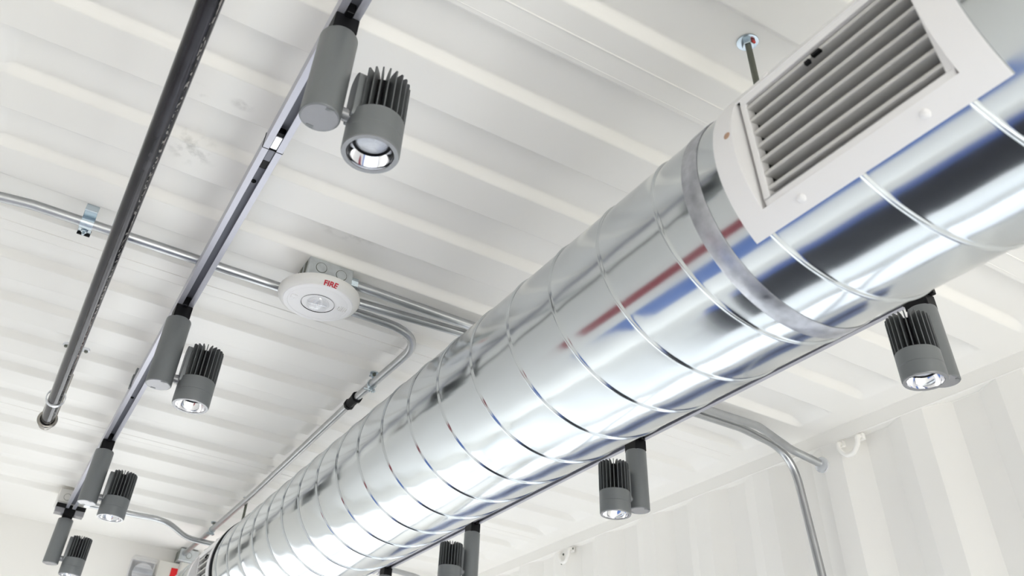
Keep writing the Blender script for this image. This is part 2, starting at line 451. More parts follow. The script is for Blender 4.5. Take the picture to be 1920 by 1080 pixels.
b = MB(); b.torus((DXC, 2.686, DZC), DR + .0015, .0032, 'Y', 96, 8); b.build('black_ring', M['black_ring'], duct)['label'] = 'thin black ring around the duct'  # thin black ring round the duct beside the far register

# ------------------------------------------------------------------ curved air registers on the side of the duct
def make_register():
    """Origin on the duct axis at the near edge of the saddle plate."""
    t = thing('air_register', (0, 0, 0), '', 'vent', 'air registers on the duct')
    L = .297; y0, y1 = .030, .268; A0, A1, H0, H1 = 139.5, 220.5, 149.5, 210.5
    R = DR + .0035
    b = MB(); N = 48
    def patch(a0, a1, p0, p1):
        n = max(2, int((a1 - a0) / 2)); vs = []
        for i in range(n + 1):
            a = math.radians(a0 + (a1 - a0) * i / n)
            for y in (p0, p1):
                vs.append((R * math.cos(a), y, R * math.sin(a)))
        b.add(vs, [(2 * i, 2 * i + 1, 2 * i + 3, 2 * i + 2) for i in range(n)])
    patch(A0, A1, 0, y0); patch(A0, A1, y1, L); patch(A0, H0, y0, y1); patch(H1, A1, y0, y1)
    pl = b.build('saddle_plate', M['plate'], t, smooth=30)
    so = pl.modifiers.new('sheet', 'SOLIDIFY'); so.thickness = .0022; so.offset = -1
    es = pl.modifiers.new('crease', 'EDGE_SPLIT'); es.split_angle = math.radians(30)
    half = R * math.sin(math.radians(30.5)); xf = -R * math.cos(math.radians(30.5)) + .002      # flat frame plane
    for y, s in ((y0, 1), (y1, -1)):                                                       # crescent ends of the collar
        c = MB(); poly = [(R * math.cos(math.radians(a)), R * math.sin(math.radians(a))) for a in [149.5 + 61 * i / 16 for i in range(17)]] + [(xf + .012, -half), (xf + .012, half)]
        c.prism(poly, 'Y', y, y + .0012 * s); c.build('collar_end', M['plate'], t, smooth=30)
    f = MB(); w = .0095; ya, yb = y0 + .004, y1 - .0065
    f.bounds(xf - .001, xf + .012, ya, yb, -half, -half + w); f.bounds(xf - .001, xf + .012, ya, yb, half - w, half)
    f.bounds(xf - .001, xf + .012, ya, ya + w * .8, -half + w, half - w); f.bounds(xf - .001, xf + .012, yb - w * .8, yb, -half + w, half - w)
    f.build('grille_frame', M['plate'], t, bevel=.001, smooth=30)
    d = MB(); d.bounds(xf + .042, xf + .044, ya, yb, -half, half)
    for sgn in (-1, 1): d.bounds(xf + .012, xf + .044, ya, yb, sgn * half - .001, sgn * half + .001)
    for yy in (ya, yb): d.bounds(xf + .012, xf + .044, yy - .001, yy + .001, -half, half)
    d.build('shade_box', M['damper'], t, smooth=0)  # dark backing added where the register interior lies in shade
    n = 7; zs = [-half + w + (2 * half - 2 * w) * (i + .6) / n for i in range(n)]
    for z in zs:
        s = MB(); x0 = xf - .0005                                                      # bull-nosed blade, thicker at its front lip
        blade = [(x0, z - .0012), (x0 + .0006, z - .0021), (x0 + .0020, z - .0024), (x0 + .0045, z - .0018), (x0 + .027, z + .0004), (x0 + .027, z + .0016), (x0 + .0045, z + .0020), (x0 + .0020, z + .0024), (x0 + .0006, z + .0021), (x0, z + .0012)]
        s.prism(blade, 'Y', ya + w * .8, yb - w * .8)
        s.build('louvre', M['slat'], t, smooth=40)
    hb = MB(); hb.box((xf - .001, .150, zs[6] - .0035), (.006, .012, .004)); hb.box((xf - .001, .163, zs[6] - .0065), (.005, .007, .0055))
    hb.build('damper_lever', M['black'], t, bevel=.001)['label'] = 'small black damper lever between the louvres'
    for y in (.075, .222):
        for a in (215.3, 144.7):
            q = math.radians(a); e = Vector((math.cos(q), 0, math.sin(q))); c = MB()
            Q = e.to_track_quat('Z', 'Y').to_matrix()
            c.lathe([(.0052, -.001), (.0048, .0014), (.003, .0026), (0, .003)], e * R + Vector((0, y, 0)), 16, Q)
            c.build('screw', M['plate'], t)
    return t
reg = make_register(); reg.location = (DXC, .212, DZC); reg.rotation_euler = (0, math.radians(-3.7), 0)
reg['label'] = 'large white louvred air register on the near end of the duct'
r2 = copy_tree(reg)
c = MB(); q = math.radians(171); ev = Vector((math.cos(q), 0, math.sin(q))); c.lathe([(.0048, -.0002), (.0042, .0006), (0, .0008)], ev * (DR + .0035) + Vector((0, .274, 0)), 16, ev.to_track_quat('Z', 'Y').to_matrix())
c.build('rust_spot', M['rust'], reg)['label'] = 'small brown rust spot on the plate'
r2.location = (DXC, 2.702, DZC); r2['label'] = 'small white louvred register at the far end of the duct, beside the black ring'

# ------------------------------------------------------------------ threaded hanger rods
def make_rod(name, y, z, label):
    t = thing(name, (.716, y, z), label, 'hanger rod', 'rods the duct hangs from')
    b = MB(); prof = []; h = -(z - (DZC + DR))
    n = int(-h / .0022)
    for i in range(n + 1): prof.append((.0048 if i % 2 else .0042, h * i / n))
    b.lathe(prof, n=14); b.build('rod', M['rod'], t, smooth=30)
    b = MB(); b.lathe([(.016, -.0005), (.016, -.0024), (.006, -.0028)], n=28); b.build('washer', M['zinc'], t)['label'] = 'bluish zinc washer against the ceiling'
    b = MB(); b.lathe([(.0092, -.0025), (.0092, -.010), (.0085, -.011)], n=6); b.build('nut', M['zinc'], t, smooth=20)
    b = MB(); b.box((.003, -.0087, -.006), (.006, .003, .006)); b.build('paint_mark', M['red'], t, bevel=.001)['label'] = 'red paint mark on the nut'
    b = MB(); b.bounds(-.018, .018, -.013, .013, h - .002, h + .002); b.build('duct_strap', M['zinc'], t, bevel=.001)
    return t
make_rod('hanger_rod', .546, ZH, 'dark threaded rod with bluish washer just above the large near register')
make_rod('hanger_rod', 3.05, ZL, 'short threaded rod above the far end of the duct, beside the long conduit')

# ------------------------------------------------------------------ light tracks
RZ = .910
def rail_poly(x=0):
    w, g, t = .0175, .0066, .0022
    return [(x - w, RZ), (x - g, RZ), (x - g, RZ + .003), (x - g - .006, RZ + .003), (x - g - .006, RZ + .022), (x + g + .006, RZ + .022), (x + g + .006, RZ + .003), (x + g, RZ + .003), (x + g, RZ), (x + w, RZ), (x + w, RZ + .032), (x - w, RZ + .032)]
def make_track(name, x, y0, y1, rz, label, joint=None, screws=(), clips=()):
    t = thing(name, (x, 0, 0), label, 'light track', 'light tracks', rz)
    segs = [(y0, y1)] if joint is None else [(y0, joint - .0012), (joint + .0012, y1)]
    for a, c in segs:
        b = MB(); b.prism(rail_poly(), 'Y', a, c); b.build('rail', M['rail'], t, smooth=25)
        b = MB(); b.bounds(-.0125, .0125, a, c, RZ + .0165, RZ + .0218); b.build('conductor_insert', M['railin'], t, smooth=0)
    if joint is not None:
        j = MB(); j.bounds(-.0062, .0062, joint - .045, joint + .060, RZ + .004, RZ + .016); jo = j.build('joiner', M['black'], t, bevel=.001)
        k = MB(); k.bounds(-.0060, .0060, joint - .036, joint - .002, RZ + .002, RZ + .005); k.build('contact_plate', M['silver'], jo, bevel=.0008)['label'] = 'bright metal plate at the rail joint'
        k = MB(); k.bounds(-.0060, .0060, joint + .003, joint + .034, RZ + .0025, RZ + .005); k.build('cover_plate', M['railin'], jo, bevel=.0008)
        k = MB(); k.bounds(-.0185, .0185, joint - .001, joint + .001, RZ + .0005, RZ + .0325); k.build('joint_gap', M['black'], jo, smooth=0)
    for y in screws:
        s = MB(); s.lathe([(.0046, 0), (.0046, -.0018), (.0036, -.0024), (.0022, -.0024), (.0018, -.0010), (0, -.0010)], (0, y, RZ + .0165), 16)
        s.build('screw', M['black'], t)
    for y in clips:
        s = MB(); s.bounds(-.0215, -.0176, y - .010, y + .010, RZ + .014, RZ + .050); s.bounds(-.0180, .0150, y - .010, y + .010, RZ + .0318, ZL)
        s.build('ceiling_clip', M['lamp'], t, bevel=.0008)
    return t
RZL = -.0035; LX = .1572
left = make_track('light_track', LX, .25, 3.412, RZL, 'grooved grey metal light track with a visible joint, parallel to the dark pipe', joint=1.088, screws=(1.135, 1.205, 2.303), clips=(2.24,))
def left_x(y): return LX + .0035 * y
RXR = 1.3555
right = make_track('light_track', RXR, .768, 3.385, -.009, 'grooved light track half hidden behind the round duct', clips=(1.45, 2.45))
def right_x(y): return RXR + .009 * y
for s in (-1, 1):
    ef = MB(); ef.bounds(.035 * s - .016, .035 * s + .016, 3.402, 3.440, .888, .916); ef.build('end_feed', M['cap'], left, bevel=.0015)
ef = MB(); ef.bounds(-.0515, -.018, 3.398, 3.442, .906, .9205); ef.bounds(.018, .0515, 3.398, 3.442, .906, .9205); ef.bounds(-.0185, .0185, 3.415, 3.445, .887, .912); ef.build('end_feed_cover', M['black'], left, bevel=.001)

# ------------------------------------------------------------------ track spotlights (origin on the tube axis at the rail underside; the head hangs at +X)
def make_lamp():
    t = thing('track_spotlight', (0, 0, 0), '', 'spotlight', 'spotlights on the light tracks')
    zt, zb, R = -.028, -.1815, .0268
    b = MB(); b.bounds(-.0178, .0178, -.023, .023, zt - .002, -.0003); b.bounds(-.0060, .0060, -.034, .034, -.006, .015); b.build('track_adapter', M['black'], t, bevel=.002)
    b = MB(); b.lathe([(R - .0035, zt), (R - .001, zt - .001), (R, zt - .0035), (R, zb + .0012), (R - .0010, zb)], n=56); b.build('driver_tube', M['lamp'], t)
    b = MB(); b.lathe([(0, zb - .0004), (R - .0026, zb - .0004), (R - .0022, zb + .001)], n=48); cp = b.build('end_cap', M['cap'], t)
    for sx, sy in ((.006, -.0205), (-.006, .0205)):
        k = MB(); k.bounds(sx - .005, sx + .005, sy - .0022, sy + .0022, zb - .0010, zb - .0002); k.build('cap_notch', M['lamp'], cp, smooth=0)
    hx, zr, RH = .0752, -.2078, .0385                                       # head axis, rim height, head radius
    b = MB(); b.cyl((R - .003, 0, -.159), (hx - RH + .004, 0, -.159), .0088, 24); b.cyl((R + .0035, 0, -.159), (R + .006, 0, -.159), .0094, 24); b.build('pivot', M['rim'], t)
    b = MB(); b.caps = False
    b.lathe([(.0330, zr), (RH - .0018, zr), (RH - .0004, zr + .0012), (RH, zr + .003), (RH, zr + .0255), (RH - .0005, zr + .026), (RH, zr + .0265), (RH, zr + .0535), (RH - .0008, zr + .0545), (0, zr + .0545)], (hx, 0, 0), 64)
    b.build('barrel', M['lamp'], t, smooth=32)
    b = MB(); b.caps = False
    b.lathe([(.0312, zr + .0012), (.0316, zr - .0006), (.0372, zr - .0006), (.0376, zr + .0006)], (hx, 0, 0), 64); b.build('bezel', M['rim'], t, smooth=50)
    b = MB(); b.caps = False
    prof = []
    for i in range(13):
        k = i / 12; prof.append((.0312 - .0070 * k ** 1.5, zr + .001 + .019 * k))
    b.lathe(prof, (hx, 0, 0), 64); b.build('reflector', M['mirror'], t, smooth=60)
    b = MB(); b.caps = False
    b.lathe([(.0246, zr + .0200), (.0243, zr + .0185), (.0222, zr + .0188), (.0220, zr + .0225)], (hx, 0, 0), 48); b.build('baffle', M['black'], t)
    b = MB(); b.lathe([(0, zr + .0158), (.008, zr + .0164), (.016, zr + .0180), (.0222, zr + .0210), (.0222, zr + .026)], (hx, 0, 0), 40); b.build('lens', M['lens'], t)
    z0, z1 = zr + .054, zr + .128
    b = MB(); b.lathe([(.020, z0 - .0005), (.020, z1 - .008), (.016, z1 - .005)], (hx, 0, 0), 32); hc = b.build('fin_shade_core', M['black'], t); hc['label'] = 'black core added for the shade between the cooling fins'  # core made black so the fin gaps read as shaded
    b = MB()
    nf = 24
    for i in range(nf):
        a = 2 * PI * (i + .5) / nf
        if abs((a - PI + PI) % (2 * PI) - PI) < .62: continue
        Q = Matrix.Rotation(a, 3, 'Z')
        poly = [(.015, z0), (RH, z0), (RH, z1 - .002), (RH - .002, z1), (.024, z1), (.015, z1 - .006)]
        f = MB(); f.prism(poly, 'Y', -.00095, .00095)
        b.add([Q @ Vector(p) + Vector((hx, 0, 0)) for p in f.v], f.f)
    b.build('heat_sink', M['sink'], t, smooth=20)
    b = MB(); outline = []                                                   # bracket slab on the side of the tube, round shouldered
    for i in range(13):
        a = PI * i / 12; outline.append((.0165 * math.cos(a), z1 - .0175 + .0165 * math.sin(a)))
    outline += [(-.0165, zr + .050), (-.013, zr + .043), (.013, zr + .043), (.0165, zr + .050)]
    b.prism(outline, 'X', hx - RH - .0015, hx - RH + .0125); b.bounds(hx - RH + .012, hx - .010, -.0140, .0140, z0, z1 - .008)
    b.build('bracket', M['lamp'], t, bevel=.0012, smooth=30)
    return t
proto = make_lamp()
LAB_L = ['largest grey spotlight, nearest the camera, on the track with the joint',
         'grey spotlight left of the fire alarm, second along the track with the joint',
         'grey spotlight third along the left track, level with the dark pipe elbow',
         'last grey spotlight on the left track, hanging from the end feed near the end wall']
LAB_R = ['grey spotlight below the near register end of the duct, beside the right wall',
         'grey spotlight under the middle of the duct, left of the bent wall conduit',
         'grey spotlight at the bottom edge under the duct, cut off at its barrel',
         'farthest spotlight under the duct, only its black adapter in sight']
first = True
for y, lab in zip((.775, 1.711, 2.638, 3.452), LAB_L):
    o = proto if first else copy_tree(proto); first = False
    o.location = (left_x(y), y, RZ); o['label'] = lab
for y, lab in zip((.793, 1.660, 2.55, 3.27), LAB_R):
    o = copy_tree(proto); o.location = (right_x(y), y, RZ); o.rotation_euler = (0, 0, PI + (.12 if y < 1 else 0)); o['label'] = lab
    if y < 1: o.scale = (.965, .965, .965); o.location.x += .003

# ------------------------------------------------------------------ dark steel pipe
PZ = .83; PX = -.0155; PR = .0163
pipe = thing('steel_pipe', (PX, 0, PZ), 'dark shiny steel pipe ending in an elbow at the upper left', 'pipe')
b = MB(); b.cyl((0, .2, 0), (0, 2.362, 0), PR, 40); b.build('pipe_run', M['pipe'], pipe)
b = MB(); b.sweep(fillet([(0, 2.350, 0), (0, 2.395, 0), (0, 2.395, ZL - PZ)], .024, 10), .0196, 28); el = b.build('elbow', M['fitting'], pipe)
b = MB(); b.torus((0, 2.352, 0), .0196, .0058, 'Y', 36, 12); b.build('elbow_bead', M['fitting'], el)
hang = thing('pipe_hanger', (PX, 2.205, PZ), 'split ring hanger holding the far end of the dark pipe', 'pipe hanger')
b = MB()
b.caps = False
b.lathe([(.0208, -.0060), (.0232, -.0060), (.0232, .0060), (.0208, .0060), (.0208, -.0060)], (0, 0, 0), 40, Matrix.Rotation(PI / 2, 3, 'X')); b.build('ring', M['steel'], hang, loc=(0, 0, .0044))
b = MB(); b.cyl((0, 0, .020), (0, 0, ZL - PZ - .003), .0045, 12); b.build('rod', M['zinc'], hang)
b = MB(); pts = []
for i in range(24):
    a = 2 * PI * i / 24; s = .024 if math.cos(a) > 0 else -.024
    pts.append((s + .0105 * math.cos(a), .0105 * math.sin(a)))
b.prism(pts, 'Z', ZL - PZ - .0060, ZL - PZ - .0002); fp = b.build('ceiling_flange', M['steel'], hang, bevel=.0012)
for s in (-1, 1):
    b = MB(); b.lathe([(.0048, 0), (.0048, -.004), (.004, -.0046)], (s * .0255, 0, ZL - PZ - .0058), 6); b.build('bolt', M['rod'], fp, smooth=20)

# ------------------------------------------------------------------ electrical conduits
CZ = .956; CR = .0104
def conduit(name, pts, rad, label, r=CR):
    t = thing(name, pts[0], label, 'conduit', 'ceiling conduits')
    b = MB(); o = Vector(pts[0]); b.sweep([p - o for p in fillet(pts, rad, 12)], r, 20); b.build('tube', M['emt'], t)
    return t, o
cp, o0 = conduit('conduit', [(-.335, 1.578, .925), (-.262, 1.574, .9505), (-.19, 1.571, CZ), (.30, 1.569, CZ), (.695, 1.567, CZ), (.690, 2.00, CZ), (.702, 2.90, CZ), (.695, 3.915, CZ)], [.2, .2, .3, .118, .3, .3],
        'galvanised conduit crossing from the left wall, bending behind the fire alarm to the end wall')
b = MB(); d = Vector((.012, .998, 0)).normalized(); Q = d.to_track_quat('Z', 'Y').to_matrix(); c0 = Vector((.6902, 1.972, CZ)) - o0
b.lathe([(.0110, -.002), (.0158, 0), (.0158, .010), (.0130, .012), (.0130, .050), (.0152, .052), (.0152, .062), (.0110, .064)], c0, 8, Q); b.build('coupling', M['black'], cp, smooth=20)['label'] = 'black coupling sleeve'
cq, o1 = conduit('conduit', [(.446, 1.462, CZ), (.75, 1.464, CZ), (1.46, 1.472, CZ), (1.625, 1.464, CZ - .002), (1.745, 1.474, .925), (1.835, 1.452, .897)], [.3, .3, .10, .08],
        'upper of the twin conduits, bending down to a locknut in the right wall')
b = MB(); b.cyl((0, .0001, 0), (.022, .0002, 0), .0138, 8); b.build('connector', M['zinc'], cq, smooth=20)
b = MB(); wp = Vector((1.8255, 1.452, .897)) - o1; b.lathe([(.0108, 0), (.0205, .0005), (.0205, .005), (.0155, .0065), (.0108, .007)], wp, 20, Vector((-1, 0, 0)).to_track_quat('Z', 'Y').to_matrix()); b.build('locknut', M['steel'], cq)['label'] = 'bright locknut at the wall'
cr, o2 = conduit('conduit', [(.446, 1.530, CZ), (.76, 1.504, CZ), (1.44, 1.505, CZ), (1.600, 1.502, CZ), (1.785, 1.512, .940), (1.800, 1.500, .62), (1.800, 1.500, -.3)], [.3, .3, .3, .14, .14],
        'lower of the twin conduits, turning down the corrugated right wall')
c4, o3 = conduit('conduit', [(.214, 3.476, CZ), (.40, 3.474, CZ), (.515, 3.440, CZ - .004), (.625, 3.525, CZ - .028), (.72, 3.530, CZ - .028), (1.0, 3.49, CZ - .02), (1.45, 3.43, CZ), (1.60, 3.45, CZ), (1.74, 3.47, .93), (1.80, 3.47, .80), (1.80, 3.47, .2)], [.2, .12, .12, .1, .3, .3, .2, .1, .08],
        'thin far conduit running from the painted box to beneath the far register')
b = MB(); b.cyl((0, 0, 0), (.020, 0, 0), .012, 8); b.build('connector', M['zinc'], c4, smooth=20)

def conduit_strap(name, x, y, label):
    t = thing(name, (x, y, CZ), label, 'conduit clamp', 'conduit clamps')
    b = MB(); b.bounds(-.0125, .0125, -.034, -.0055, ZL - CZ - .0155, ZL - CZ - .0130); b.bounds(-.0125, .0125, -.0345, -.032, ZL - CZ - .015, ZL - CZ); b.build('top_tab', M['zinc'], t, bevel=.0006)
    b = MB(); b.torus((0, 0, 0), CR + .0012, .0014, 'X', 24, 6, PI, 2 * PI); pr = [((CR + .0003), 0)]
    arc = [((CR + .0020) * math.cos(a), (CR + .0020) * math.sin(a)) for a in [2.15 + (2 * PI - 2.15) * i / 18 for i in range(19)]] + [((CR + .0002) * math.cos(a), (CR + .0002) * math.sin(a)) for a in [2 * PI - (2 * PI - 2.15) * i / 18 for i in range(19)]]
    b = MB(); b.prism(arc, 'X', -.0125, .0125); b.build('strap', M['zinc'], t, smooth=30)
    b = MB(); b.bounds(-.0125, .0125, .0095, .034, -.0045, -.0020); b.build('bolt_tab', M['zinc'], t, bevel=.0006)
    b = MB(); b.bounds(-.0130, .0130, .0335, .0375, -.0085, .006); b.build('rubber_edge', M['black'], t, bevel=.0006)
    b = MB(); b.lathe([(.0068, -.0045), (.0068, -.0095), (.0058, -.0105)], (0, .020, 0), 6); b.lathe([(.0028, -.010), (.0032, -.016), (.0024, -.017)], (0, .020, 0), 12); b.build('bolt', M['zinc'], t, smooth=20)
    return t
conduit_strap('conduit_strap', -.083, 1.571, 'bright zinc strap and bolt on the conduit left of the dark pipe')
def conduit_clamp(name, x, y, label):
    t = thing(name, (x, y, CZ), label, 'conduit clamp', 'conduit clamps')
    b = MB(); arc = [((CR + .0022) * math.cos(a), (CR + .0022) * math.sin(a)) for a in [2 * PI * i / 28 for i in range(28)]]
    b.caps = False
    b.lathe([(CR, -.0045), (CR + .0022, -.0045), (CR + .0022, .0045), (CR, .0045), (CR, -.0045)], (0, 0, 0), 28, Matrix.Rotation(PI / 2, 3, 'X')); b.build('ring', M['zinc'], t)
    b = MB(); b.bounds(-.0045, -.0020, -.0045, .0045, -.022, -CR); b.bounds(.0020, .0045, -.0045, .0045, -.022, -CR); b.build('jaws', M['zinc'], t, bevel=.0006)
    b = MB(); b.cyl((-.020, 0, -.0165), (.012, 0, -.0165), .0026, 10); b.lathe([(.0055, 0), (.0055, .004)], (.0048, 0, -.0165), 6, Vector((1, 0, 0)).to_track_quat('Z', 'Y').to_matrix()); b.build('bolt', M['zinc'], t, smooth=20)
    b = MB(); b.cyl((0, -.0005, CR), (0, -.0005, ZL - CZ), .0035, 10); b.lathe([(.0115, 0), (.0115, -.003), (.006, -.004)], (-.004, -.018, ZL - CZ), 20); b.bounds(-.010, .003, -.018, .004, ZL - CZ - .003, ZL - CZ); b.build('ceiling_foot', M['zinc'], t)
    b = MB(); b.lathe([(.0052, -.003), (.0052, -.008)], (-.004, -.018, ZL - CZ), 6); b.build('nut', M['rod'], t, smooth=20)
    return t
conduit_clamp('conduit_clamp', .6915, 1.878, 'small zinc clamp on the conduit next to the black coupling')
conduit_clamp('conduit_clamp', .6985, 3.44, 'small clamp at the far end of the long conduit, where the thin conduit crosses')

# ------------------------------------------------------------------ fire alarm on its steel box
det = thing('fire_alarm', (.402, 1.495, .9025), 'round white ceiling fire alarm with red FIRE lettering and clear strobe', 'fire alarm')
b = MB(); b.lathe([(.030, .0225), (.0845, .0225), (.0872, .0208), (.0878, .0165), (.0868, .0118), (.0825, .0062), (.0770, .0026), (.0745, .0018)], n=96); b.build('rim', M['detring'], det, smooth=40)
b = MB(); b.lathe([(.0345, .0005), (.0620, -.0002), (.0640, .0004), (.0650, -.0002), (.0735, .0004), (.0750, .0020)], n=96); b.caps = True; b.build('face', M['det'], det, smooth=30)
b = MB(); b.caps = False; b.lathe([(.0358, -.0008), (.0350, .0002), (.0335, .010), (.0265, .0105), (.0262, .006)], n=64); b.build('strobe_recess', M['black'], det, smooth=30)
b = MB(); b.caps = False; b.lathe([(.0300, .0095), (.0296, .0045), (.0284, .004), (.0270, .0095)], n=64); b.build('strobe_ring', M['mirror'], det, smooth=40)
b = MB(); b.lathe([(.0268, .009), (.0262, .001), (.0225, -.006), (.0150, -.0108), (.007, -.0128), (0, -.0133)], n=48); st = b.build('strobe_lens', M['clear'], det, smooth=60)
b = MB(); b.lathe([(.0250, .0088), (.0180, .0010), (.0080, .0050), (0, .0052)], n=40); b.cyl((-.020, .004, -.002), (.018, -.006, -.004), .0011, 10); b.cyl((-.003, -.022, -.001), (.002, .020, -.001), .0007, 8); b.build('flash_tube', M['mirror'], st)
b = MB()
for i in range(5):
    for j in range(5):
        if (i - 2) ** 2 + (j - 2) ** 2 < 6: b.lathe([(.0013, 0), (.0013, -.0008), (.0009, -.0010)], (.052 + (i - 2) * .0042, -.009 + (j - 2) * .0042, .0002), 8)
b.build('sounder_holes', M['boxpaint'], det, smooth=0)
b = MB(); b.bounds(-.060, -.047, -.0055, .0050, -.0014, .0004); b.bounds(-.0585, -.0555, .002, .008, -.0018, .0004); b.bounds(-.0515, -.0485, .002, .008, -.0018, .0004); b.bounds(-.0550, -.052, -.008, -.003, -.0018, .0004)
b.build('embossed_mark', M['plate'], det, bevel=.0006)
def ring_text(body, a_mid, size, parent):
    """Lettering laid round the sloping rim, tops of the letters towards the ceiling."""
    cu = bpy.data.curves.new('fire_lettering', 'FONT'); cu.body = body; cu.size = size; cu.align_x = 'CENTER'; cu.align_y = 'CENTER'; cu.resolution_u = 6
    cu.offset = .0005
    tmp = bpy.data.objects.new('fire_lettering', cu); COL.objects.link(tmp)
    dg = bpy.context.evaluated_depsgraph_get(); me = bpy.data.meshes.new_from_object(tmp.evaluated_get(dg))
    bpy.data.objects.remove(tmp); bpy.data.curves.remove(cu)
    bm = bmesh.new(); bm.from_mesh(me)
    bmesh.ops.subdivide_edges(bm, edges=[e for e in bm.edges if e.calc_length() > .003], cuts=3)
    p = [(.0745, .0018), (.0770, .0026), (.0825, .0062), (.0868, .0118), (.0878, .0165)]
    ln = [0]
    for i in range(1, len(p)): ln.append(ln[-1] + math.dist(p[i], p[i - 1]))
    mid = ln[-1] * .30
    for v in bm.verts:
        s = min(max(mid + v.co.y, 0), ln[-1] - 1e-6); i = max(k for k in range(len(p) - 1) if ln[k] <= s)
        k = (s - ln[i]) / (ln[i + 1] - ln[i]); r = p[i][0] + (p[i + 1][0] - p[i][0]) * k; z = p[i][1] + (p[i + 1][1] - p[i][1]) * k
        a = a_mid + v.co.x / .081
        v.co = ((r + .0006) * math.cos(a), (r + .0006) * math.sin(a), z - .0006)
    bm.to_mesh(me); bm.free(); me.materials.append(M['fired'])
    o = bpy.data.objects.new('fire_lettering', me); COL.objects.link(o); o.parent = parent; o['label'] = 'red capital letters FIRE'
ring_text('FIRE', math.radians(-92), .0165, det)
def knockout_box(name, c, s, mat, label, hgt, rings, group):
    """Steel junction box against the ceiling; rings = knock-out centres on the near face (x, z)."""
    t = thing(name, c, label, 'junction box', group)
    b = MB(); b.box((0, 0, 0), (s, s, hgt)); b.build('box_body', mat, t, bevel=.0035, smooth=30, seg=3)
    for x, z in rings:
        r = MB(); r.cyl((x, -s / 2 + .002, z), (x, -s / 2 - .0008, z), .0112, 28); ko = r.build('knockout', mat, t); r = MB(); r.torus((x, -s / 2 - .0001, z), .0118, .0007, 'Y', 32, 6); r.build('knockout_groove', M['rod'], ko)
    for x in (-.030, 0, .026):
        if hgt > .049: r = MB(); r.bounds(-s / 2 - .0008, -s / 2 + .002, x - .007, x + .007, -hgt / 2 + .006, hgt / 2 - .006); r.build('side_slot', M['rod'], t, smooth=0)
    return t
knockout_box('junction_box', (.4035, 1.4985, .9525), .1010, M['box'], 'square galvanised box with round knockouts above the fire alarm', .057, [(-.022, .0075), (.024, .0055)], 'junction boxes on the ceiling')
knockout_box('junction_box', (.163, 3.478, .956), .0980, M['boxpaint'], 'pale painted box with a round knockout at the end of the left track', .048, [(-.018, -.004), (.024, -.004)], 'junction boxes on the ceiling')
knockout_box('junction_box', (.715, 3.905, .950), .080, M['box'], 'grey steel box behind the duct where the long conduit ends', .050, [(0, 0)], 'junction boxes on the ceiling')

# ------------------------------------------------------------------ lashing rings welded below the right rail
def lashing(name, y, label, chips=()):
    t = thing(name, (XR + .006, y, .928), label, 'lashing ring', 'lashing rings on the right wall')
    b = MB(); pts = [(.004, -.031, .004), (-.017, -.031, .004), (-.018, -.030, -.014), (-.018, -.013, -.036), (-.018, .013, -.036), (-.018, .030, -.014), (-.017, .031, .004), (.004, .031, .004)]
    b.sweep(fillet(pts, [.010, .02, .022, .022, .02, .010], 8), .0062, 16); b.build('ring', M['wall'], t)
    for s in (-1, 1):
        b = MB(); b.bounds(-.0075, .004, s * .031 - .0095, s * .031 + .0095, -.005, .013); b.build('weld_pad', M['wall'], t, bevel=.003)
    for y, z in chips:
        b = MB(); b.lathe([(.0042, 0), (.0036, -.0016), (0, -.0018)], (-.0065, y, z), 10, Vector((1, 0, 0)).to_track_quat('Z', 'Y').to_matrix()); b.build('bare_patch', M['rod'], t)['label'] = 'dark patch where the paint has chipped'
    return t
lashing('lashing_ring', 1.352, 'white painted lashing ring on the right wall beside the conduit locknut')
lashing('lashing_ring', 2.64, 'chipped white lashing ring low on the right wall, between two spotlights', ((-.044, .004), (.018, -.004), (.030, -.034)))

# ------------------------------------------------------------------ exit sign and boxes on the end wall
ex = thing('exit_sign', (.545, YE, .80), 'off-white exit sign with red letters and a clear lamp, behind the duct end', 'exit sign')
b = MB(); b.bounds(.062, .37, -.045, 0, -.10, .122); b.build('housing', M['exit'], ex, bevel=.005)
b = MB(); b.bounds(-.048, .052, -.030, 0, -.06, .108); b.build('lamp_back', M['plate'], ex, bevel=.004)
b = MB(); b.lathe([(0, 0), (.020, .002), (.034, .012), (.042, .028)], (.002, -.058, .045), 32, Vector((0, -1, 0)).to_track_quat('Z', 'Y').to_matrix()); b.build('lamp_reflector', M['mirror'], ex)
b = MB(); b.bounds(-.052, .055, -.095, -.030, -.062, .112); hd = b.build('lamp_cover', M['clear'], ex, bevel=.008, seg=3); hd['label'] = 'clear plastic lamp cover'
b = MB()
for i in range(7): b.bounds(-.040, .043, -.0975, -.0945, .030 + i * .011, .034 + i * .011)
b.build('cover_ribs', M['clear'], hd, smooth=0)
cu = bpy.data.curves.new('exit_lettering', 'FONT'); cu.body = 'EXIT'; cu.size = .205; cu.extrude = .0015; cu.offset = .004
tmp = bpy.data.objects.new('exit_lettering', cu); COL.objects.link(tmp)
me = bpy.data.meshes.new_from_object(tmp.evaluated_get(bpy.context.evaluated_depsgraph_get())); bpy.data.objects.remove(tmp)
me.materials.append(M['redlit']); lt = bpy.data.objects.new('red_lettering', me); COL.objects.link(lt); lt.parent = ex
lt.rotation_euler = (PI / 2, 0, 0); lt.location = (.108, -.0465, -.045); lt['label'] = 'red letters of the exit sign'
wb = thing('wall_box', (.742, YE, .905), 'small pale box on the end wall under the grey steel box', 'wall box')
b = MB(); b.bounds(-.050, .055, -.060, 0, -.030, .030); b.build('box_body', M['boxpaint'], wb, bevel=.006)
b = MB(); b.bounds(-.044, .049, -.064, -.060, -.024, .024); b.build('box_cover', M['exit'], wb, bevel=.0015)

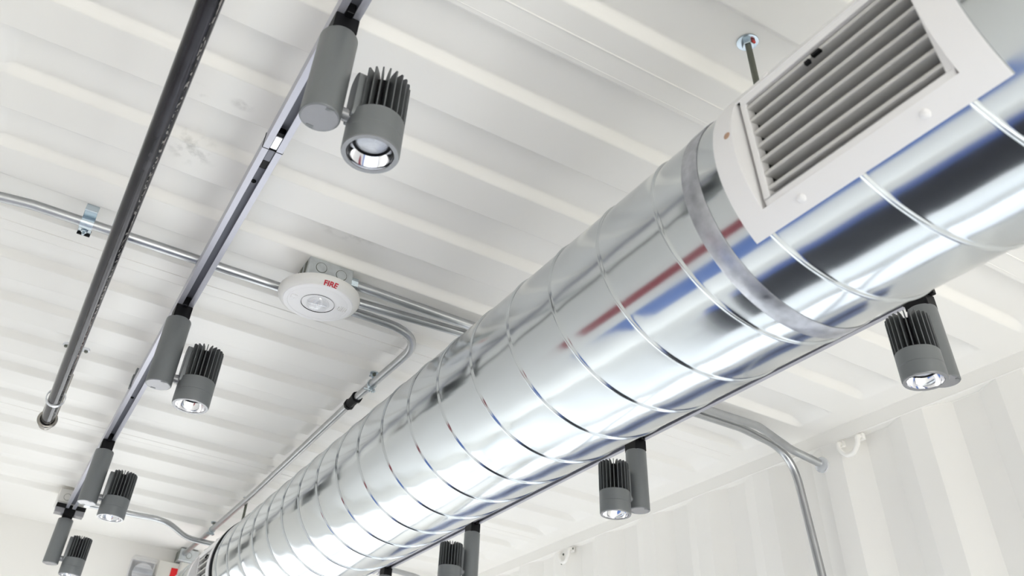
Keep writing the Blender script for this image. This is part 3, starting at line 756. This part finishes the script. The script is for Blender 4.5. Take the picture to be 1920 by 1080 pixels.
# ------------------------------------------------------------------ light
W = bpy.data.worlds.new('daylight'); SC.world = W; W.use_nodes = True
nt = W.node_tree; bg = nt.nodes['Background']
tc = nt.nodes.new('ShaderNodeTexCoord'); sp = nt.nodes.new('ShaderNodeSeparateXYZ'); nt.links.new(tc.outputs['Generated'], sp.inputs[0])
def ramp(sock, lo, hi, c0, c1):
    r = nt.nodes.new('ShaderNodeMapRange'); r.interpolation_type = 'SMOOTHSTEP'; nt.links.new(sock, r.inputs['Value'])
    r.inputs['From Min'].default_value = lo; r.inputs['From Max'].default_value = hi
    x = nt.nodes.new('ShaderNodeMix'); x.data_type = 'RGBA'; nt.links.new(r.outputs['Result'], x.inputs['Factor'])
    for key, c in (('A', c0), ('B', c1)):
        if isinstance(c, tuple): x.inputs[key].default_value = (*c, 1)
        else: nt.links.new(c, x.inputs[key])
    return x.outputs['Result']
ground = ramp(sp.outputs['Y'], -.35, .35, (5.2, 5.05, 4.8), (2.4, 2.4, 2.4))      # added ground glow, stronger behind the camera to brighten the roof slopes
ground = ramp(sp.outputs['X'], .35, .75, ground, (1.7, 1.75, 1.9))  # added glow dimmed to the right, to soften its reflection in the duct
sky = ramp(sp.outputs['Z'], 0, 1, (7.0, 7.2, 7.5), (5.5, 6.2, 7.2))
nt.links.new(ramp(sp.outputs['Z'], -.05, .06, ground, sky), bg.inputs['Color']); bg.inputs['Strength'].default_value = 1.0
def portal(name, loc, rot, sx, sy):
    l = bpy.data.lights.new(name, 'AREA'); l.shape = 'RECTANGLE'; l.size = sx; l.size_y = sy; l.cycles.is_portal = True
    o = bpy.data.objects.new(name, l); COL.objects.link(o); o.location = loc; o.rotation_euler = rot
portal('daylight_right', (XR + .06, (WY0 + WY1) / 2, (WZ0 + WZ1) / 2), (0, PI / 2, 0), WZ1 - WZ0, WY1 - WY0)
portal('daylight_end', ((DX0 + DX1) / 2, YE + .07, (DZ + FL) / 2), (-PI / 2, 0, 0), DX1 - DX0, DZ - FL)
portal('daylight_back', ((BX0 + BX1) / 2, YB - .07, (BZ1 + FL) / 2), (PI / 2, 0, 0), BX1 - BX0, BZ1 - FL)

# ------------------------------------------------------------------ camera
R0 = Vector((0.8745708026838749, -0.47908868071599364, 0.07483279429963444)); R1 = Vector((0.35510777810906363, 0.5277179485056522, -0.7716295955647565)); R2 = Vector((0.33018839625178636, 0.7014184220811386, 0.6316548267415352))
cam = bpy.data.cameras.new('camera'); co = bpy.data.objects.new('camera', cam); COL.objects.link(co)
m = Matrix((R0, -R1, -R2)).transposed().to_4x4(); co.matrix_world = m
cam.sensor_fit = 'HORIZONTAL'; cam.sensor_width = 36; cam.lens = 1546.796282587647 / 1920 * 36
cam.shift_x = (960 - 858.0128521698064) / 1920; cam.shift_y = -(540 - 361.4952419744719) / 1920
cam.clip_start = .02; cam.clip_end = 60
cam.dof.use_dof = True; cam.dof.focus_distance = 1.75; cam.dof.aperture_fstop = 7
SC.camera = co
SC.view_settings.view_transform = 'Standard'; SC.view_settings.look = 'None'; SC.view_settings.gamma = 1; SC.view_settings.use_curve_mapping = False
SC.view_settings.exposure = 0.14
SC.cycles.max_bounces = 12; SC.cycles.diffuse_bounces = 8; SC.cycles.glossy_bounces = 6; SC.cycles.transparent_max_bounces = 12
SC.cycles.sample_clamp_indirect = 8
